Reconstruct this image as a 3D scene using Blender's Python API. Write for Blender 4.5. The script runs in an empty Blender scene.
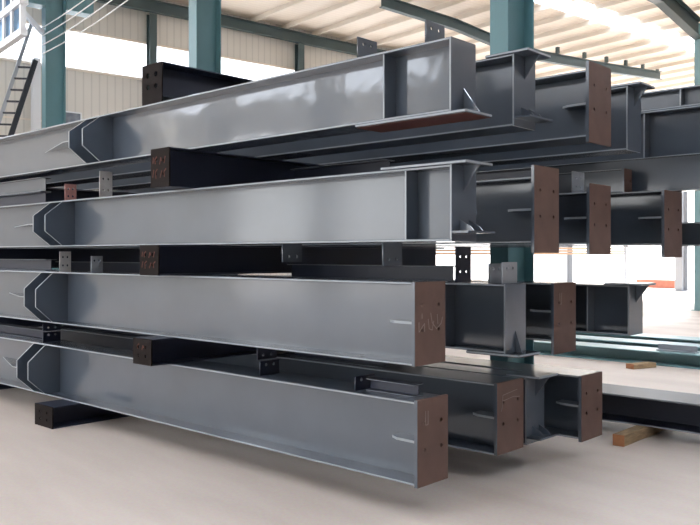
import bpy, math, random
from math import radians as R
rnd = random.Random(4)
S = bpy.context.scene
COL = S.collection

# ------------------------------------------------------------------ materials
def mat(name, col, rough=0.5, metal=0.0, noise=0.0, nscale=6.0, bump=0.0, bscale=3.0, spec=0.5, coat=0.0, crough=0.1, cior=1.6, col2=None, stretch=None):
    m = bpy.data.materials.new(name); m.use_nodes = True
    nt = m.node_tree; b = nt.nodes['Principled BSDF']
    b.inputs['Base Color'].default_value = (*col, 1)
    b.inputs['Roughness'].default_value = rough
    b.inputs['Metallic'].default_value = metal
    b.inputs['Specular IOR Level'].default_value = spec
    b.inputs['Coat Weight'].default_value = coat
    b.inputs['Coat Roughness'].default_value = crough
    b.inputs['Coat IOR'].default_value = cior
    tc = nt.nodes.new('ShaderNodeTexCoord')
    src = tc.outputs['Object']
    if stretch:
        mp = nt.nodes.new('ShaderNodeMapping'); mp.inputs['Scale'].default_value = stretch
        nt.links.new(src, mp.inputs['Vector']); src = mp.outputs['Vector']
    if noise:
        n = nt.nodes.new('ShaderNodeTexNoise'); n.inputs['Scale'].default_value = nscale
        n.inputs['Detail'].default_value = 6
        nt.links.new(src, n.inputs['Vector'])
        r = nt.nodes.new('ShaderNodeValToRGB')
        c2 = col2 or tuple(c * (1 - noise) for c in col)
        r.color_ramp.elements[0].position = 0.3; r.color_ramp.elements[1].position = 0.7
        r.color_ramp.elements[0].color = (*c2, 1); r.color_ramp.elements[1].color = (*col, 1)
        nt.links.new(n.outputs['Fac'], r.inputs['Fac']); nt.links.new(r.outputs['Color'], b.inputs['Base Color'])
    if bump:
        n2 = nt.nodes.new('ShaderNodeTexNoise'); n2.inputs['Scale'].default_value = bscale
        n2.inputs['Detail'].default_value = 2
        nt.links.new(src, n2.inputs['Vector'])
        bp = nt.nodes.new('ShaderNodeBump'); bp.inputs['Strength'].default_value = bump
        bp.inputs['Distance'].default_value = 0.02
        nt.links.new(n2.outputs['Fac'], bp.inputs['Height']); nt.links.new(bp.outputs['Normal'], b.inputs['Normal']); nt.links.new(bp.outputs['Normal'], b.inputs['Coat Normal'])
    return m

M = {}
M['paint'] = mat('grey_blue_steel_paint', (0.066, 0.085, 0.112), 0.45, noise=0.12, nscale=2.5, bump=0.06, bscale=2.2, spec=0.5, coat=0.9, crough=0.13)
M['paint_gloss'] = mat('wet_grey_blue_steel_paint', (0.066, 0.085, 0.112), 0.4, noise=0.12, nscale=2.5, bump=0.16, bscale=3.0, spec=0.5, coat=1.0, crough=0.07, cior=1.95)
M['navy_shaded'] = mat('navy_and_shade_steel_paint', (0.02, 0.026, 0.05), 0.42, noise=0.2, nscale=3)  # navy of the bearers; on gap and back members, shade put into the colour
M['primer'] = mat('red_brown_primer', (0.145, 0.083, 0.066), 0.6, noise=0.25, nscale=7)
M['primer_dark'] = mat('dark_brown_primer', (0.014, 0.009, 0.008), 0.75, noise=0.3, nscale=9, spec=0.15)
M['primer_red'] = mat('rust_red_primer', (0.09, 0.025, 0.018), 0.6, noise=0.25, nscale=7)
M['edge'] = mat('pale_steel_edge', (0.30, 0.33, 0.36), 0.3, noise=0.1)
M['cleat_glint'] = mat('pale_glint_on_cleat', (0.62, 0.60, 0.58), 0.5, noise=0.15, nscale=20)  # cleats catching a bright reflection; the glint is put into the colour
M['cleat_glint_pink'] = mat('pink_glint_on_cleat', (0.55, 0.27, 0.24), 0.55, noise=0.2, nscale=20)  # same glint painted in, with a pink tint
M['teal'] = mat('teal_column_paint', (0.10, 0.215, 0.235), 0.4, noise=0.1, nscale=1.5)
M['teal_pale'] = mat('pale_teal_paint', (0.22, 0.38, 0.40), 0.35, noise=0.1, nscale=2)
M['rafter'] = mat('slate_teal_rafter_paint', (0.06, 0.095, 0.10), 0.45, noise=0.1, nscale=1.5)
M['cream'] = mat('cream_purlin_paint', (0.78, 0.70, 0.60), 0.5)
M['white'] = mat('white_painted_steel', (0.75, 0.76, 0.77), 0.45)
M['grey'] = mat('grey_painted_steel', (0.35, 0.37, 0.40), 0.45)
M['black'] = mat('black_steel', (0.025, 0.027, 0.035), 0.45)
M['wood'] = mat('sawn_timber', (0.52, 0.36, 0.20), 0.75, noise=0.45, nscale=9, stretch=(6, 1, 6))
M['wood_end'] = mat('orange_timber_end', (0.55, 0.24, 0.11), 0.75, noise=0.3, nscale=14)
M['tan'] = mat('tan_timber_slats', (0.50, 0.30, 0.17), 0.7, noise=0.2)
M['red_wall'] = mat('faded_red_brick', (0.55, 0.20, 0.13), 0.8, noise=0.2)
M['chalk_red'] = mat('orange_red_paint_marker', (0.11, 0.035, 0.022), 0.8)
M['chalk'] = mat('white_chalk', (0.28, 0.22, 0.20), 0.9)

def floor_mat():
    m = bpy.data.materials.new('concrete_floor'); m.use_nodes = True
    nt = m.node_tree; b = nt.nodes['Principled BSDF']; b.inputs['Roughness'].default_value = 0.55
    tc = nt.nodes.new('ShaderNodeTexCoord')
    n1 = nt.nodes.new('ShaderNodeTexNoise'); n1.inputs['Scale'].default_value = 0.8; n1.inputs['Detail'].default_value = 8
    n2 = nt.nodes.new('ShaderNodeTexNoise'); n2.inputs['Scale'].default_value = 45; n2.inputs['Detail'].default_value = 3
    mp = nt.nodes.new('ShaderNodeMapping'); mp.inputs['Scale'].default_value = (0.5, 2.2, 1)
    nt.links.new(tc.outputs['Object'], mp.inputs['Vector']); nt.links.new(mp.outputs['Vector'], n1.inputs['Vector'])
    nt.links.new(tc.outputs['Object'], n2.inputs['Vector'])
    r = nt.nodes.new('ShaderNodeValToRGB')
    r.color_ramp.elements[0].position = 0.3; r.color_ramp.elements[1].position = 0.72
    r.color_ramp.elements[0].color = (0.62, 0.53, 0.465, 1); r.color_ramp.elements[1].color = (0.78, 0.69, 0.615, 1)
    nt.links.new(n1.outputs['Fac'], r.inputs['Fac'])
    mx = nt.nodes.new('ShaderNodeMix'); mx.data_type = 'RGBA'; mx.blend_type = 'OVERLAY'
    mx.inputs['Factor'].default_value = 0.18
    nt.links.new(r.outputs['Color'], mx.inputs['A']); nt.links.new(n2.outputs['Color'], mx.inputs['B'])
    nt.links.new(mx.outputs['Result'], b.inputs['Base Color'])
    return m
M['floor'] = floor_mat()

def panel_mat(name, col, scale, axis, depth=0.5, dark=0.85):
    """ribbed sheet cladding: ribs along one object axis"""
    m = bpy.data.materials.new(name); m.use_nodes = True
    nt = m.node_tree; b = nt.nodes['Principled BSDF']; b.inputs['Roughness'].default_value = 0.5
    tc = nt.nodes.new('ShaderNodeTexCoord')
    w = nt.nodes.new('ShaderNodeTexWave'); w.wave_type = 'BANDS'; w.bands_direction = axis
    w.inputs['Scale'].default_value = scale; w.inputs['Distortion'].default_value = 0
    nt.links.new(tc.outputs['Object'], w.inputs['Vector'])
    r = nt.nodes.new('ShaderNodeValToRGB')
    r.color_ramp.elements[0].position = 0.02; r.color_ramp.elements[1].position = 0.12
    r.color_ramp.elements[0].color = (*[c * dark for c in col], 1); r.color_ramp.elements[1].color = (*col, 1)
    nt.links.new(w.outputs['Fac'], r.inputs['Fac']); nt.links.new(r.outputs['Color'], b.inputs['Base Color'])
    bp = nt.nodes.new('ShaderNodeBump'); bp.inputs['Strength'].default_value = depth; bp.inputs['Distance'].default_value = 0.02
    nt.links.new(r.outputs['Color'], bp.inputs['Height']); nt.links.new(bp.outputs['Normal'], b.inputs['Normal'])
    return m
M['wallpanel'] = panel_mat('beige_wall_panel', (0.68, 0.65, 0.59), 1.35, 'Y')
M['darkpanel'] = panel_mat('light_cutting_dark_panel', (0.13, 0.13, 0.14), 1.35, 'Y')  # dark colour invented for unseen walls, so they throw back less light
M['roofsheet'] = panel_mat('cream_roof_sheet', (0.86, 0.76, 0.65), 1.6, 'X', 0.3, 0.93)

def pane(name, col, frost=0.55):
    m = bpy.data.materials.new(name); m.use_nodes = True
    nt = m.node_tree; nt.nodes.remove(nt.nodes['Principled BSDF'])
    out = nt.nodes['Material Output']
    t = nt.nodes.new('ShaderNodeBsdfTranslucent'); t.inputs['Color'].default_value = (*col, 1)
    tr = nt.nodes.new('ShaderNodeBsdfTransparent'); tr.inputs['Color'].default_value = (*col, 1)
    mx = nt.nodes.new('ShaderNodeMixShader'); mx.inputs['Fac'].default_value = 1 - frost
    nt.links.new(t.outputs[0], mx.inputs[1]); nt.links.new(tr.outputs[0], mx.inputs[2])
    nt.links.new(mx.outputs[0], out.inputs['Surface'])
    return m
M['frp'] = pane('frosted_white_glazing', (0.97, 0.98, 1.0))
M['clear'] = pane('clear_glazing', (0.97, 0.98, 1.0), 0.1)
M['bluepane'] = pane('sky_blue_glazing', (0.5, 0.62, 0.74))

# ------------------------------------------------------------------ mesh helpers
class MB:
    def __init__(s): s.v = []; s.f = []
    def hexa(s, p):
        n = len(s.v); s.v += p
        for q in ((0,3,2,1),(4,5,6,7),(0,1,5,4),(1,2,6,5),(2,3,7,6),(3,0,4,7)): s.f.append(tuple(n+i for i in q))
        return s
    def box(s, x0, x1, y0, y1, z0, z1):
        return s.hexa([(x0,y0,z0),(x1,y0,z0),(x1,y1,z0),(x0,y1,z0),(x0,y0,z1),(x1,y0,z1),(x1,y1,z1),(x0,y1,z1)])
    def prism(s, poly, axis, a, b):
        """polygon of 2D points, extruded on axis: x -> (y,z), y -> (x,z), z -> (x,y)"""
        def P(u, w, t): return (t,u,w) if axis == 'x' else (u,t,w) if axis == 'y' else (u,w,t)
        n = len(s.v); k = len(poly)
        s.v += [P(u,w,a) for u,w in poly] + [P(u,w,b) for u,w in poly]
        s.f.append(tuple(n+i for i in range(k))); s.f.append(tuple(n+k+i for i in reversed(range(k))))
        for i in range(k):
            j = (i+1) % k; s.f.append((n+i, n+k+i, n+k+j, n+j))
        return s
    def bar(s, p, q, w, h, up=(0,0,1)):
        from mathutils import Vector as V
        p, q, up = V(p), V(q), V(up); d = (q-p).normalized(); a = d.cross(up).normalized(); b = a.cross(d)
        a *= w/2; b *= h/2
        return s.hexa([tuple(x) for x in (p-a-b, p+a-b, p+a+b, p-a+b, q-a-b, q+a-b, q+a+b, q-a+b)])
    def tube(s, pts, r, k=8):
        from mathutils import Vector as V
        pts = [V(p) for p in pts]; n0 = len(s.v)
        for i, p in enumerate(pts):
            d = (pts[min(i+1,len(pts)-1)] - pts[max(i-1,0)]).normalized()
            u = V((0,0,1)) if abs(d.z) < .9 else V((1,0,0))
            a = d.cross(u).normalized(); b = a.cross(d)
            for j in range(k):
                t = 2*math.pi*j/k; s.v.append(tuple(p + a*r*math.cos(t) + b*r*math.sin(t)))
        for i in range(len(pts)-1):
            for j in range(k):
                s.f.append((n0+i*k+j, n0+i*k+(j+1)%k, n0+(i+1)*k+(j+1)%k, n0+(i+1)*k+j))
        s.f.append(tuple(n0+j for j in reversed(range(k)))); m = n0+(len(pts)-1)*k; s.f.append(tuple(m+j for j in range(k)))
        return s
    def build(s, name, m, parent=None, bevel=0.0, kind=None, edge=None):
        import bmesh
        me = bpy.data.meshes.new(name); me.from_pydata(s.v, [], s.f)
        bm = bmesh.new(); bm.from_mesh(me); bmesh.ops.recalc_face_normals(bm, faces=bm.faces)
        if bevel:
            bmesh.ops.bevel(bm, geom=list(bm.edges), offset=bevel, segments=1, affect='EDGES', clamp_overlap=True)
        if edge:                                   # plate edges get a paler colour than the faces
            for f in bm.faces:
                if abs(f.normal['xyz'.index(edge)]) < .5: f.material_index = 1
        bm.to_mesh(me); bm.free()
        me.materials.append(m)
        if edge: me.materials.append(M['edge'])
        o = bpy.data.objects.new(name, me); COL.objects.link(o)
        if parent: o.parent = parent
        if kind: o['kind'] = kind
        return o

def plate_with_holes(name, m, parent, poly, holes, r, x0, t):
    """plate in the y-z plane from x0 to x0+t, drilled right through"""
    cu = bpy.data.curves.new(name, 'CURVE'); cu.dimensions = '2D'; cu.fill_mode = 'BOTH'; cu.extrude = t/2
    def spl(pts):
        sp = cu.splines.new('POLY'); sp.points.add(len(pts)-1); sp.use_cyclic_u = True
        for q, (u, w) in zip(sp.points, pts): q.co = (u, w, 0, 1)
    spl(poly)
    for (u, w) in holes: spl([(u + r*math.cos(2*math.pi*i/12), w + r*math.sin(2*math.pi*i/12)) for i in range(12)])
    tmp = bpy.data.objects.new(name+'_outline', cu); COL.objects.link(tmp)
    me = bpy.data.meshes.new_from_object(tmp.evaluated_get(bpy.context.evaluated_depsgraph_get()))
    bpy.data.objects.remove(tmp); bpy.data.curves.remove(cu)
    for v in me.vertices:
        u, w, d = v.co; v.co = (x0 + t/2 + d, u, w)
    me.name = name; me.materials.clear(); me.materials.append(m)
    o = bpy.data.objects.new(name, me); COL.objects.link(o)
    if parent: o.parent = parent
    return o

def tag(o, label, cat, group=None, kind=None):
    if label: o['label'] = label
    if cat: o['category'] = cat
    if group: o['group'] = group
    o['kind'] = kind or 'thing'
    return o
def thing(name, label, cat, loc=(0,0,0), rz=0.0, group=None):
    o = bpy.data.objects.new(name, None); COL.objects.link(o); o.empty_display_size = .1
    o.location = loc; o.rotation_euler = (0,0,rz)
    return tag(o, label, cat, group)

# ------------------------------------------------------------------ steel beams
# a beam lies along X; its near end is at local x = 0 and it runs to -L
GB = 'stacked steel I-beams'
def cleat(root, x, y0, y1, z0, z1, m, up=True):
    w = y1 - y0; h = z1 - z0
    hs = [(y0 + w*.3, z0 + h*.3), (y0 + w*.7, z0 + h*.3), (y0 + w*.3, z0 + h*.72), (y0 + w*.7, z0 + h*.72)]
    if h < .16: hs = hs[2:] if up else hs[:2]
    return plate_with_holes('cleat', m, root, [(y0,z0),(y1,z0),(y1,z1),(y0,z1)], hs, .012, x, .01)

def beam(label, xn, xf, yf, z0, z1, W, end='plate', tf=.016, tw=.012, over=(0,0), rib=True, stiff=(), tab=None,
         top=(), bottom=(), paint='paint', cap=None, group=GB, name='steel_girder', cat='steel beam', pw=None, marks=None, holes_z=(.42,.72),
         bracket=True, capx=.45, gus=.11, plate_mat='primer'):
    yc = yf + W/2; H = z1 - z0; L = xn - xf
    P = M[paint]
    root = thing(name, label, cat, (xn, yc, z0), 0, group)
    MB().box(-L, 0, -tw/2, tw/2, tf, H-tf).build('web', P, root)
    MB().box(-L, 0, -W/2, W/2, H-tf, H).build('top_flange', P, root, .003, edge='z')
    MB().box(-L, 0, -W/2, W/2, 0, tf).build('bottom_flange', P, root, .003, edge='z')
    if end == 'plate':
        pw = (pw or W)/2
        lo, hi = -over[0], H + over[1]
        hs = [(s*pw*.55, lo + (hi-lo)*k) for s in (-1, 1) for k in holes_z]
        e = plate_with_holes('end_plate', M[plate_mat], root, [(-pw,lo),(pw,lo),(pw,hi),(-pw,hi)], hs, .013, 0.0005, .02)
        e['label'] = 'red-brown primed end plate with bolt holes'
        ed = MB().box(-.004, .019, -pw-.003, -pw, lo, hi).build('plate_edge', P, root)
        if marks: scrawl(e, marks, lo, hi, pw)
        if rib:
            zm = H*.5
            for s in (-1, 1):
                MB().prism([(0, s*tw/2), (0, s*W*.42), (-.17, s*W*.40), (-.23, s*W*.30), (-.23, s*tw/2)], 'z', zm-.004, zm+.012).build('rib', P, root, edge='z')
    elif end == 'knee':
        MB().box(0.0005, .016, -W/2, W/2, 0, H).build('end_plate', P, root, .002, edge='x')
        up = cap == 'top'
        def zz(d): return H - d if up else d               # measured from the capped side
        a, b = sorted((zz(0), zz(-.018)))
        MB().box(-capx, .125, -W/2-.012, W/2+.012, a, b).build('cap_plate', P, root, .003, edge='z')
        if not up:
            MB().box(-capx, .12, -W/2+.004, W/2-.004, a-.004, a-.0005).build('primed_underside', M['primer_red'], root)
        g = MB()
        g.prism([(.0165, zz(0)), (.0165+gus, zz(0)), (.0165, zz(.15))], 'y', -.006, .006); g.build('gusset', P, root)
        if bracket:
            zb = zz(H-.055); t = MB().box(.0165, .13, -W/2+.0, W/2+.03, zb-.006, zb+.006).build('bracket_shelf', P, root)
            for y in (-.045, .05):
                sg = 1
                MB().prism([(.0165, zb+.0065), (.115, zb+.0065), (.09, zb+.035), (.0165, zb+.075)], 'y', y-.005, y+.005).build('bracket_gusset', P, root)
    for x in stiff:
        for s in (-1, 1):
            if tab is not None and x == tab and s < 0: continue
            y0, y1 = sorted((s*tw/2, s*(W/2-.006)))
            MB().box(x-xn-.006, x-xn+.006, y0, y1, tf, H-tf).build('stiffener', P, root, edge='x')
    if tab is not None:
        for k, x in enumerate((tab, tab-.24)):
            e = -W/2-.18
            MB().prism([(-tw/2, tf), (-W/2-.01, tf), (e, H*.33), (e, H*.67), (-W/2-.01, H-tf), (-tw/2, H-tf)], 'x', x-xn-.009, x-xn+.009).build('connection_tab', P, root, edge='x')
        x = tab-.24-xn-.0095
        MB().prism([(x, -tw/2), (x, -W/2-.13), (x-.2, -W/2-.13), (x-1.05, -tw/2)], 'z', H*.5-.005, H*.5+.005).build('rib', P, root, edge='z')
    for c in top:
        x, h, m, cw = (tuple(c) + (.19,))[:4]
        cleat(root, x-xn, -cw/2, cw/2, H+.0005, H+h, M[m], True)
    for c in bottom:
        x, h, m = c
        cleat(root, x-xn, -.095, .095, -h, -.0005, M[m], False)
    return root

def scrawl(plate, strokes, lo, hi, pw, m='chalk'):
    for st in strokes:
        b = MB()
        for (u0,w0),(u1,w1) in zip(st, st[1:]):
            b.bar((.0215, -pw + 2*pw*u0, lo+(hi-lo)*w0), (.0215, -pw + 2*pw*u1, lo+(hi-lo)*w1), .004, .002, (1,0,0))
        b.build('chalk_mark', M[m], plate)

W1, W2 = .31, .255
sc1 = [[(.12,.52),(.12,.40),(.3,.50),(.3,.4)], [(.22,.62),(.22,.56)], [(.42,.55),(.45,.43),(.55,.41),(.6,.52)], [(.5,.62),(.55,.5),(.7,.42),(.85,.48),(.9,.56)], [(.72,.6),(.74,.48)]]
sc2 = [[(.2,.82),(.75,.86)], [(.2,.74),(.6,.77),(.85,.75)], [(.2,.82),(.18,.66),(.14,.6)]]
sc3 = [[(.25,.86),(.25,.7),(.33,.7),(.33,.86)]]
# row on the floor
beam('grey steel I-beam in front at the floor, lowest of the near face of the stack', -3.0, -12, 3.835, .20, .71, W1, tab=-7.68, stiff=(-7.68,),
     top=((-4.5,.105,'navy_shaded'), (-3.55,.09,'navy_shaded'), (-7.86,.1,'navy_shaded')), over=(.01,.01), marks=sc3)
beam('dark I-beam on the floor layer with a scuffed brown end plate, second from the front', -3.05, -12, 4.80, .20, .70, .35, over=(0,.005), marks=sc2)
beam('dark I-beam on the floor layer with a brown end plate, third from the front', -2.85, -12, 5.66, .20, .68, .35, over=(.02,.0))
beam('grey-ended capped I-beam on the floor layer, between two brown end plates', -3.06, -12, 5.22, .20, .695, .26, end='knee', cap='top', capx=.15)
beam('low wide dark beam lying on timber beyond the stack, pale top flange', -1.2, -9.5, 6.93, .095, .345, .52, end='open', group='loose beams on the floor', paint='navy_shaded')
# second layer
beam('grey I-beam of the second layer, brown end plate with a white chalk scrawl', -3.02, -12, 3.835, .925, 1.435, W1, tab=-7.52, stiff=(-7.52,),
     bottom=((-4.53,.1,'navy_shaded'), (-7.86,.1,'navy_shaded')), top=((-7.58,.2,'cleat_glint',.12), (-6.97,.155,'grey',.12)), marks=sc1)
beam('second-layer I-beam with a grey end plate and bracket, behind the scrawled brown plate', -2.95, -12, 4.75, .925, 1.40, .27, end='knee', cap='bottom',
     top=((-3.1,.14,'grey'), (-2.99,.15,'grey'), (-3.38,.26,'navy_shaded')), capx=.3, bracket=False, stiff=(-3.45,), gus=.05)
beam('dark I-beam of the second layer with the rightmost brown end plate under the gap', -3.08, -12, 5.66, .925, 1.38, .36, over=(.1,.0), marks=sc3)
beam('dark I-beam of the second layer with a plain grey end, rightmost of its layer', -2.84, -12, 6.5, .925, 1.345, .28, end='knee', cap='top', capx=.2, stiff=(-3.2,), bracket=False)
# third layer
beam('grey I-beam of the third layer, end capped on top with a bracket below', -2.745, -12, 3.835, 1.68, 2.13, W2, end='knee', cap='top', tab=-7.33, stiff=(-7.33, -3.078), capx=.52,
     bottom=((-4.226,.13,'paint'), (-3.29,.15,'paint')), top=((-6.76,.25,'cleat_glint',.13), (-7.42,.17,'cleat_glint_pink',.12)))
beam('I-beam of the third layer with the leftmost tall brown end plate', -2.755, -12, 4.80, 1.68, 2.13, .32, over=(.065,.075), pw=.335)
beam('I-beam of the third layer with the middle one of three brown end plates', -2.78, -12, 5.66, 1.68, 2.08, .34, over=(.075,.06), pw=.36, top=((-2.95,.17,'grey'),))
beam('I-beam of the third layer with the rightmost of three brown end plates', -2.56, -12, 6.53, 1.68, 2.13, .38, over=(.1,.0))
beam('low dark beam at the right edge, behind the rightmost third-layer end plate', -1.5, -6, 7.3, 1.68, 1.89, .25, end='open')
# top layer
beam('glossy grey I-beam on top of the stack in front, with two cleats standing on it', -2.749, -12, 3.835, 2.44, 2.875, W2, end='knee', cap='bottom', tab=-6.63, stiff=(-6.63, -3.254),
     top=((-3.505,.145,'paint'), (-2.951,.145,'paint')), capx=.73, paint='paint_gloss', bracket=False)
beam('top-layer I-beam with a grey capped end, in front of the big teal column', -2.76, -12, 4.55, 2.44, 2.91, .27, end='knee', cap='top', capx=.2, stiff=())
beam('top-layer I-beam with the only brown end plate of that layer', -2.667, -12, 5.42, 2.455, 2.94, .34, over=(.04,.06), pw=.36)
beam('top-layer I-beam with a grey capped end, right of the brown end plate', -2.72, -12, 6.2, 2.44, 2.95, .26, end='knee', cap='top', capx=.2, bracket=False)
beam('deep top-layer beam at the right edge, under a shallow beam', -1.6, -9, 7.08, 2.44, 2.885, .25, end='open', stiff=(-2.94,))
beam('shallow beam lying on the deep beam at the right edge', -1.6, -3.6, 7.08, 2.886, 3.06, .2, end='open', stiff=(-2.62,))

# ------------------------------------------------------------------ bearers across the stack (along Y)
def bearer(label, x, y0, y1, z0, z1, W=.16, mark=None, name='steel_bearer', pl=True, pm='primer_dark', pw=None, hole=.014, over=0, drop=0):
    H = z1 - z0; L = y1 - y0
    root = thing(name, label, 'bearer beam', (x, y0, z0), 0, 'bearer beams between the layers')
    P = M['navy_shaded']; t = .012
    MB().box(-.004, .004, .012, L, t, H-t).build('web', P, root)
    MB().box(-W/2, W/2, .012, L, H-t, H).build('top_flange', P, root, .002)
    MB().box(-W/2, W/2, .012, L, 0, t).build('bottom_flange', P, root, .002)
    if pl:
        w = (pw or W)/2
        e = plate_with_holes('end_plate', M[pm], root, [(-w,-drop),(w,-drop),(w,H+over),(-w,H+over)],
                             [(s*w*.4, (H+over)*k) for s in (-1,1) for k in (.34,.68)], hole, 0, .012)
        me = e.data
        for v in me.vertices:                      # from the y-z plane into x-z
            a, b, c = v.co; v.co = (b, a, c)
        e['label'] = 'dark brown end plate with four bolt holes'
        if mark:
            for st in mark:
                b = MB()
                for (u0,w0),(u1,w1) in zip(st, st[1:]):
                    b.bar((-w+2*w*u0, -.001, H*w0), (-w+2*w*u1, -.001, H*w1), .009, .002, (0,1,0))
                b.build('paint_mark', M['chalk_red'], e)
    return root
mk = [[(.13,.62),(.16,.78)], [(.26,.6),(.24,.72),(.34,.79)], [(.5,.58),(.56,.76),(.6,.66)], [(.74,.6),(.8,.78)],
      [(.12,.26),(.18,.46)], [(.3,.22),(.28,.4),(.38,.47)], [(.52,.24),(.62,.42)], [(.76,.25),(.73,.38),(.85,.46)]]
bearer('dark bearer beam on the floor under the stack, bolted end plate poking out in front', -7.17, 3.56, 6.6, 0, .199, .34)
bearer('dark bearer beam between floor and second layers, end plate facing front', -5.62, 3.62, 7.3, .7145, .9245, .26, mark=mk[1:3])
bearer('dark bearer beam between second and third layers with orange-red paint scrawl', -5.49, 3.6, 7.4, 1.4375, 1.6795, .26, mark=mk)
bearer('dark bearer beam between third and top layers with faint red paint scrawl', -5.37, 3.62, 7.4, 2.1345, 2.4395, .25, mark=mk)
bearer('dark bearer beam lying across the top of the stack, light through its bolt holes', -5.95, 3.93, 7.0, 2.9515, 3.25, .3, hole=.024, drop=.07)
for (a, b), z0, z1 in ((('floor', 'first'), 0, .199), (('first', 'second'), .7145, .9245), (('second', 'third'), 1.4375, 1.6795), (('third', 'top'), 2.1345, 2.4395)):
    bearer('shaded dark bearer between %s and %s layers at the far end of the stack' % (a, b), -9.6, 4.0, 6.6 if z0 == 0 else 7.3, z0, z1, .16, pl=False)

# ------------------------------------------------------------------ thin secondary beams slid into the gaps (along X)
def secondary(label, xn, xf, yf, z0, z1, W=.12, paint='navy_shaded', end=None):
    r = beam(label, xn, xf, yf, z0, z1, W, end='plate' if end else 'open', tf=.009, tw=.006, rib=False, paint=paint,
             group='slender beams in the gaps', name='slender_girder', cat='slender beam', plate_mat='primer', holes_z=(.5,))
    return r
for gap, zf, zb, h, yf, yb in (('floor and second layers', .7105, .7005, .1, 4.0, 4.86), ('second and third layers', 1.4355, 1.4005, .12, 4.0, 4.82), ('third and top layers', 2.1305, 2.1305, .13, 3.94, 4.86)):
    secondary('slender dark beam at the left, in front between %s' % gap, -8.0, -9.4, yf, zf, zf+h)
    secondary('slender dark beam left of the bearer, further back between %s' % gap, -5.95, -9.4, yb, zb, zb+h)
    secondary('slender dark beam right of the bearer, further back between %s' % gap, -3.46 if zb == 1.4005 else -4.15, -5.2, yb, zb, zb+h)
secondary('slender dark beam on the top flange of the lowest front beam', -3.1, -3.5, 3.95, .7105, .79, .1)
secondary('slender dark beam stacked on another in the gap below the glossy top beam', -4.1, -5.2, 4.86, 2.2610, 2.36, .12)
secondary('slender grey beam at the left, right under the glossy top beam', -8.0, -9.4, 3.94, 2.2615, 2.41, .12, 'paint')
secondary('slender dark beam right behind the leftmost tall brown end plate', -2.8, -3.5, 4.86, 2.1305, 2.20, .12, 'navy_shaded')
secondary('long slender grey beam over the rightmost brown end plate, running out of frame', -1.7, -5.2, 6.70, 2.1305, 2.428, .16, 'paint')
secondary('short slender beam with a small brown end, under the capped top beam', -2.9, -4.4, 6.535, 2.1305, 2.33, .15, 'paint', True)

# ------------------------------------------------------------------ building (turned 8.4 degrees against the stack)
A = R(-8.4); EU = (math.cos(A), math.sin(A)); EV = (-math.sin(A), math.cos(A))
def B(u, v, z=0.0): return (u*EU[0] + v*EV[0], u*EU[1] + v*EV[1], z)
def struct(mb, name, m):
    o = mb.build(name, m); o.rotation_euler.z = A; o['kind'] = 'structure'; return o
ROOF = 9.3; GU = -22.35
struct(MB().box(-60, 40, -40, 75, -.2, 0), 'floor', M['floor'])
# gable wall with a long window strip
ZA, ZB, ZC = 6.8, 7.88, ROOF
struct(MB().box(GU-.12, GU, -14, 19.5, 0, ZA), 'wall_gable', M['wallpanel'])
struct(MB().box(GU-.12, GU, 19.5, 36, 2.1, ZA), 'wall_gable_over_door', M['wallpanel'])
sl = MB()
for k in range(4): sl.box(GU-.1, GU-.04, 19.5, 36, 1.62+.12*k, 1.62+.12*k+.085)
struct(sl, 'door_1', M['tan'])
# side walls that close the hall behind the camera, and unseen light blockers beside it; big door opening towards the front left
struct(MB().box(-1.0, 10, -11.2, -11, 0, ROOF), 'wall_front', M['wallpanel'])
struct(MB().box(-22.4, -1.0, -11.2, -11, 5.2, 6.3), 'wall_front_over_door', M['wallpanel'])
struct(MB().box(-22.4, -1.0, -11.2, -11, 8.4, ROOF), 'wall_front_top', M['wallpanel'])
struct(MB().box(-22.4, -1.0, -11.12, -11.08, 6.3, 8.4), 'window_3', M['clear'])
for k in range(5): struct(MB().box(-19-.4+4*k, -19+.4+4*k, -11.3, -11.0, 0, 8.4), 'wall_front_pier_%d' % (k+1), M['wallpanel'])
struct(MB().box(9.8, 10, -11.2, 35, 0, ROOF), 'wall_right_blocker', M['darkpanel'])  # added out of view to cut light on the end plates and back beams
struct(MB().box(-9.5, 10, 35, 35.2, 0, ROOF), 'wall_back_blocker', M['darkpanel'])  # unseen, added across the far side to keep its light off the stack
struct(MB().box(GU-.12, GU, 5.6, 36, ZB, ROOF+.4), 'wall_gable_upper', M['wallpanel'])
struct(MB().box(GU-.08, GU-.04, -14, 36, ZA, ZB), 'window_1', M['frp'])
for i, (z, h) in enumerate(((ZA, .07), (ZB, .06))):
    struct(MB().box(GU, GU+.06, -14, 36, z-h/2, z+h/2), 'trim_%d' % (i+1), M['cream'])
struct(MB().box(GU-.02, GU+.02, -14, 36, 5.25, 5.29), 'trim_3', M['cream'])

def column(label, u, v, h, w=.26, d=.45, m='teal', t=.02, grp='teal hall columns'):
    r = thing('steel_column', label, 'column', B(u, v), A, grp)
    MB().box(-w/2, w/2, -d/2, -d/2+t, .02, h).build('flange', M[m], r, .003)
    MB().box(-w/2, w/2, d/2-t, d/2, .02, h).build('flange', M[m], r, .003)
    MB().box(-.007, .007, -d/2+t, d/2-t, .02, h).build('web', M[m], r)
    MB().box(-w/2-.06, w/2+.06, -d/2-.06, d/2+.06, 0, .02).build('base_plate', M[m], r)
    return r
column('big teal column rising behind the middle of the stack', -5.858, 7.07, ROOF)
column('teal column behind the left half of the top beam', -12.925, 7.07, ROOF, .3, .5)
k3 = column('teal column at the far left with wires strung from it', -20.29, 6.85, ROOF-.01, .3, .5)
MB().bar((0, -.26, 7.1), (0, -.95, 7.75), .12, .1).build('knee_brace', M['white'], k3)
MB().box(-.2, .2, .251, .95, 7.75, 8.9).build('corbel', M['teal'], k3, .01)
MB().box(-.2, .2, -.75, -.251, 7.75, 8.9).build('corbel', M['teal'], k3, .01)
column('pale teal column at the right edge on the far open side', -11.6, 22.5, 8.25, .3, .5, 'teal_pale')
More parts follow.
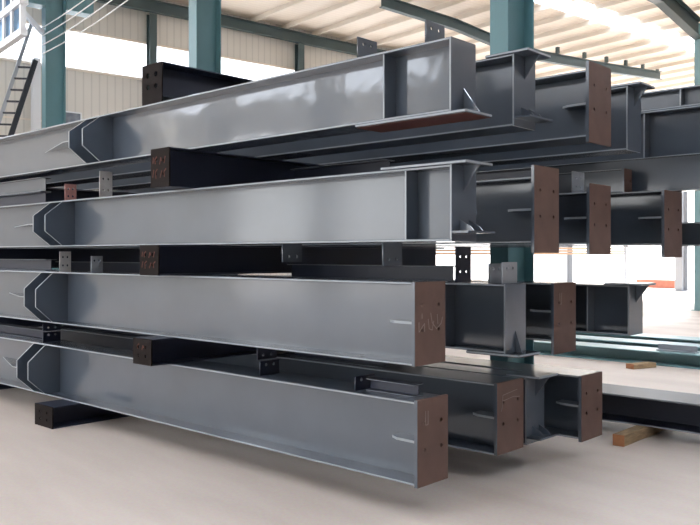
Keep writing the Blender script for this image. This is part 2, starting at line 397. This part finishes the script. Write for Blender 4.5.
def post(label, u, v, z0, z1, w, d, m, name='wall_post', grp='slim posts on the gable wall'):
    r = thing(name, label, 'wall post', B(u, v, z0), A, grp)
    h = z1 - z0
    MB().box(-d/2, -d/2+.012, -w/2, w/2, 0, h).build('flange', M[m], r)
    MB().box(d/2-.012, d/2, -w/2, w/2, 0, h).build('flange', M[m], r)
    MB().box(-d/2+.012, d/2-.012, -.005, .005, 0, h).build('web', M[m], r)
    return r
post('slim teal wall post on the gable, left of the second teal column', GU+.2, 10.35, 0, 8.72, .24, .2, 'rafter')
post('slim teal wall post on the gable, right of the second teal column', GU+.2, 15.7, 0, 8.72, .26, .2, 'rafter')
post('white wall post on the gable beside the far left teal column', GU+.2, 7.0, 0, 6.9, .2, .2, 'white')

# wall notice
r = thing('wall_picture', 'small dark framed picture on the beige gable wall', 'picture', B(GU+.005, 8.05, 5.15), A)
MB().box(0, .02, -.27, .27, 0, .46).build('frame', M['white'], r)
MB().box(.0205, .024, -.23, .23, .04, .42).build('picture_sheet', mat('dark_blue_picture_print', (.06,.08,.12), .3, noise=.8, nscale=5, col2=(.2,.22,.25)), r)

# rafters
def rafter(label, u, pts, th, w=.2, studs=(), m='rafter', cat='rafter'):
    r = thing('roof_rafter', label, cat, B(u, pts[0][0], pts[0][1]), A, 'roof rafters')
    v0, z0 = pts[0]
    pts = [(v-v0, z-z0) for v, z in pts]
    def offs(d): return [(v, z+d) for v, z in pts]
    def strip(a, b): return [(v, z) for v, z in a] + [(v, z) for v, z in reversed(b)]
    mb = MB()
    for i in range(len(pts)-1):
        (v1,z1),(v2,z2) = pts[i], pts[i+1]
        mb.prism([(v1,z1),(v2,z2),(v2,z2+th),(v1,z1+th)], 'x', -.006, .006)
    mb.build('web', M[m], r)
    for dz, nm in ((-.02, 'bottom_flange'), (th, 'top_flange')):
        mb = MB()
        for i in range(len(pts)-1):
            (v1,z1),(v2,z2) = pts[i], pts[i+1]
            mb.prism([(v1,z1+dz),(v2,z2+dz),(v2,z2+dz+.02),(v1,z1+dz+.02)], 'x', -w/2, w/2)
        mb.build(nm, M[m], r)
    for (v, z) in studs:
        MB().box(-.05, .05, v-v0-.06, v-v0+.06, z-z0, z-z0+.22).build('purlin_cleat', M[m], r)
    return r
rafter('slate teal rafter along the top of the beige gable wall', GU+.25, [(6.5, 8.78), (12.2, 8.8), (16.7, 8.76), (34, 8.76)], .3, .2)
rafter('sagging grey-green rafter under the cream roof behind the big teal column', -17.5,
       [(15.3, 8.8), (18.4, 8.68), (20.5, 8.44), (22.6, 8.36), (26, 8.5), (30.4, 8.76)], .29, .18,
       [(23.6, 8.75), (25.2, 8.82), (26.6, 8.88), (27.9, 8.94), (29.1, 8.98), (30.2, 9.02)])
rafter('haunched slate teal rafter at the top right corner meeting the far column', -11.6, [(17.4, 8.62), (20.1, 8.42), (22.2, 7.8)], .48, .26, m='rafter')

# purlins
for i in range(17):
    v = 13.9 + 1.25*i
    p = MB().prism([(v-.04, ROOF-.02), (v-.04, ROOF-.16), (v+.035, ROOF-.16), (v+.035, ROOF-.13), (v-.01, ROOF-.13), (v-.01, ROOF-.02)], 'x', GU, 4).build('roof_purlin', M['cream'])
    p.rotation_euler.z = A
    tag(p, 'cream purlin running under the cream roof sheets', 'purlin', 'cream purlins under the roof', 'structure')
# roof sheets and skylight strips
edges = [GU-.3, -15.5, -14.5, -5.0, -3.6, 3.5, 4.9, 12]
for i in range(len(edges)-1):
    a, b = edges[i], edges[i+1]
    glass = i % 2 == 1
    struct(MB().box(a, b, -16, 35, ROOF, ROOF+.04), ('window_%d' % (4+i//2)) if glass else ('ceiling' if i == 0 else 'ceiling_%d' % (i//2+1)), M['frp'] if glass else M['roofsheet'])
# eave beam on the far open side
e = MB().box(GU+.5, 8, 34.5, 34.8, ROOF-1.15, ROOF-.75).build('eave_beam', M['teal_pale']); e.rotation_euler.z = A
tag(e, 'pale teal eave beam along the far open side at top right', 'eave beam')

# wires from column to column
for k, (z3, z2) in enumerate(((7.25, 7.55), (7.05, 7.35), (6.82, 7.1), (6.6, 6.85))):
    pts = []
    for i in range(13):
        t = i/12; u = -20.29 + t*(7.365); z = z3 + (z2-z3)*t - .25*4*t*(1-t)*.5
        pts.append(B(u+.0, 6.58, z))
    o = MB().tube(pts, .014, 6).build('wire', M['white'])
    tag(o, ('topmost', 'second from top', 'third from top', 'lowest')[k] + ' of four white wires strung from the far left teal column', 'wire', 'white wires')

# ladder
r = thing('ladder', 'steel ladder leaning against the gable beside the far left teal column', 'ladder', B(-21.5, 4.35, 0), A)
def lv(z, k=0): return z*.306 + (0, .34)[k]
top_z = {0: 7.7, 1: 6.65}
offx = {0: 0, 1: .2}
for k in (0, 1):
    MB().bar((offx[k], lv(0.02, k), 0.02), (offx[k], lv(top_z[k], k), top_z[k]), .05, .09 if k == 0 else .13, (0,1,0)).build('rail', M['grey' if k == 0 else 'black'], r)
for i in range(22):
    z = .35 + .305*i
    if z > 6.65: break
    MB().bar((offx[0]+.012, lv(z)+.02, z), (offx[1]-.012, lv(z, 1)-.02, z), .045, .045).build('rung', M['black'], r)

# clerestory glazing at the top left, along the column line
gl = MB(); fr = MB()
V0 = 5.8
struct(MB().box(-21.9, -19.3, V0-.01, V0+.01, 6.86, 9.2), 'window_2', M['bluepane'])
fr.box(-21.9, -19.2, V0-.08, V0+.08, 6.7, 6.86); fr.box(-21.9, -19.2, V0-.1, V0+.1, 7.42, 7.58)
for u in (-21.9, -20.65, -20.0, -19.3): fr.box(u-.06, u+.06, V0-.06, V0+.06, 6.75, 9.25)
struct(fr, 'trim_4', M['white'])

# low opening in the gable: replaced wall part and tan slatted shutter
# far posts on the open side
column('pale grey post on the far open side, above the brown plate of the second layer', -24.76, 34.0, 7.4, .6, .5, 'grey', grp='far pale posts')
column('pale grey post on the far open side, left of the pale teal column', -18.55, 34.0, 8.1, .35, .5, 'grey', grp='far pale posts')
w = MB().box(-22.0, -20.0, 36.0, 36.25, 0, .4).build('low_wall', M['red_wall']); w.rotation_euler.z = A
tag(w, 'low faded red wall far outside, left of the pale grey post', 'low wall')
r = thing('prop', 'thin grey prop with a slanting stay far outside on the open side', 'prop', B(-21.7, 34.6, 0), A)
MB().box(-.06, .06, -.06, .06, 0, 2.4).build('pole', M['grey'], r)
MB().bar((.06, 0, .25), (2.0, 0, 1.45), .06, .06).build('stay', M['grey'], r)

# painted sections lying on the floor beyond the stack
def lying(label, x0, x1, y, w, h, m):
    r = thing('teal_girder', label, 'steel beam', (x1, y, 0), 0, 'loose beams on the floor'); L = x1-x0
    MB().box(-L, 0, -w/2, w/2, h-.02, h).build('top_flange', M[m], r, .002)
    MB().box(-L, 0, -w/2, w/2, 0, .02).build('bottom_flange', M[m], r, .002)
    MB().box(-L, 0, -.006, .006, .02, h-.02).build('web', M[m], r)
    return r
lying('pale teal I-beam lying on the floor beyond the stack, nearest of three', -9, 1, 11.8, .5, .2, 'teal_pale')
lying('pale teal I-beam lying on the floor beyond the stack, middle of three', -9, 1, 12.6, .5, .22, 'teal_pale')
lying('pale teal I-beam lying on the floor beyond the stack, farthest of three', -9, 1, 13.4, .5, .24, 'teal_pale')
r = thing('steel_offcut', 'small grey steel offcut on the nearest pale teal beam', 'offcut', (-4.4, 11.8, .2005))
MB().box(-.28, .28, -.1, .1, 0, .012).build('plate', M['grey'], r); MB().box(-.28, .28, -.006, .006, .012, .09).build('fin', M['grey'], r)

def block(label, x, y0, y1, z0, h, w, rz=0):
    r = thing('timber_block', label, 'timber block', (x, y0, z0), rz, 'timber blocks')
    MB().box(-w/2, w/2, .012, y1-y0, 0, h).build('timber', M['wood'], r, .004)
    MB().box(-w/2, w/2, 0, .0115, 0, h).build('end_grain', M['wood_end'], r, .002)
block('timber block poking out from under the low wide dark beam at the right', -2.9, 6.46, 7.5, 0, .0945, .1, 0)
block('timber block on the bare floor in front of the pale teal beams', -4.75, 10.95, 11.4, 0, .07, .14, R(-20))
block('timber block under the far left end of the low wide dark beam', -8.2, 6.8, 7.5, 0, .0945, .1, 0)

# ------------------------------------------------------------------ world, sun, camera
w = bpy.data.worlds.new('bright_hazy_sky'); S.world = w; w.use_nodes = True
nt = w.node_tree; bg = nt.nodes['Background']
tc = nt.nodes.new('ShaderNodeTexCoord'); sx = nt.nodes.new('ShaderNodeSeparateXYZ')
rp = nt.nodes.new('ShaderNodeValToRGB'); rp.color_ramp.elements[0].position = .0; rp.color_ramp.elements[1].position = .7
rp.color_ramp.elements[0].color = (1, .99, .97, 1); rp.color_ramp.elements[1].color = (.62, .78, 1, 1)
nt.links.new(tc.outputs['Generated'], sx.inputs[0]); nt.links.new(sx.outputs['Z'], rp.inputs['Fac']); nt.links.new(rp.outputs['Color'], bg.inputs['Color'])
bg.inputs['Strength'].default_value = 1.6

l = bpy.data.lights.new('sun', 'SUN'); l.energy = 4.0; l.angle = R(4); l.color = (1, .95, .87)
so = bpy.data.objects.new('sun', l); COL.objects.link(so)
from mathutils import Vector
d = Vector((EV[0]*.8 + EU[0]*-.35, EV[1]*.8 + EU[1]*-.35, .75))      # towards the sun: beyond the far open side
so.rotation_euler = d.to_track_quat('Z', 'Y').to_euler()

cam = bpy.data.cameras.new('camera'); co = bpy.data.objects.new('camera', cam); COL.objects.link(co)
co.location = (0, 0, 1.6)
F = Vector((-.6779, .7354, 0)); co.rotation_euler = F.to_track_quat('-Z', 'Y').to_euler()
cam.sensor_width = 36; cam.lens = 802/700*36; cam.shift_y = -7.5/700; cam.clip_end = 400
S.camera = co
S.view_settings.view_transform = 'Standard'; S.view_settings.look = 'None'
S.view_settings.exposure = 1.72; S.view_settings.gamma = 1; S.view_settings.use_curve_mapping = False
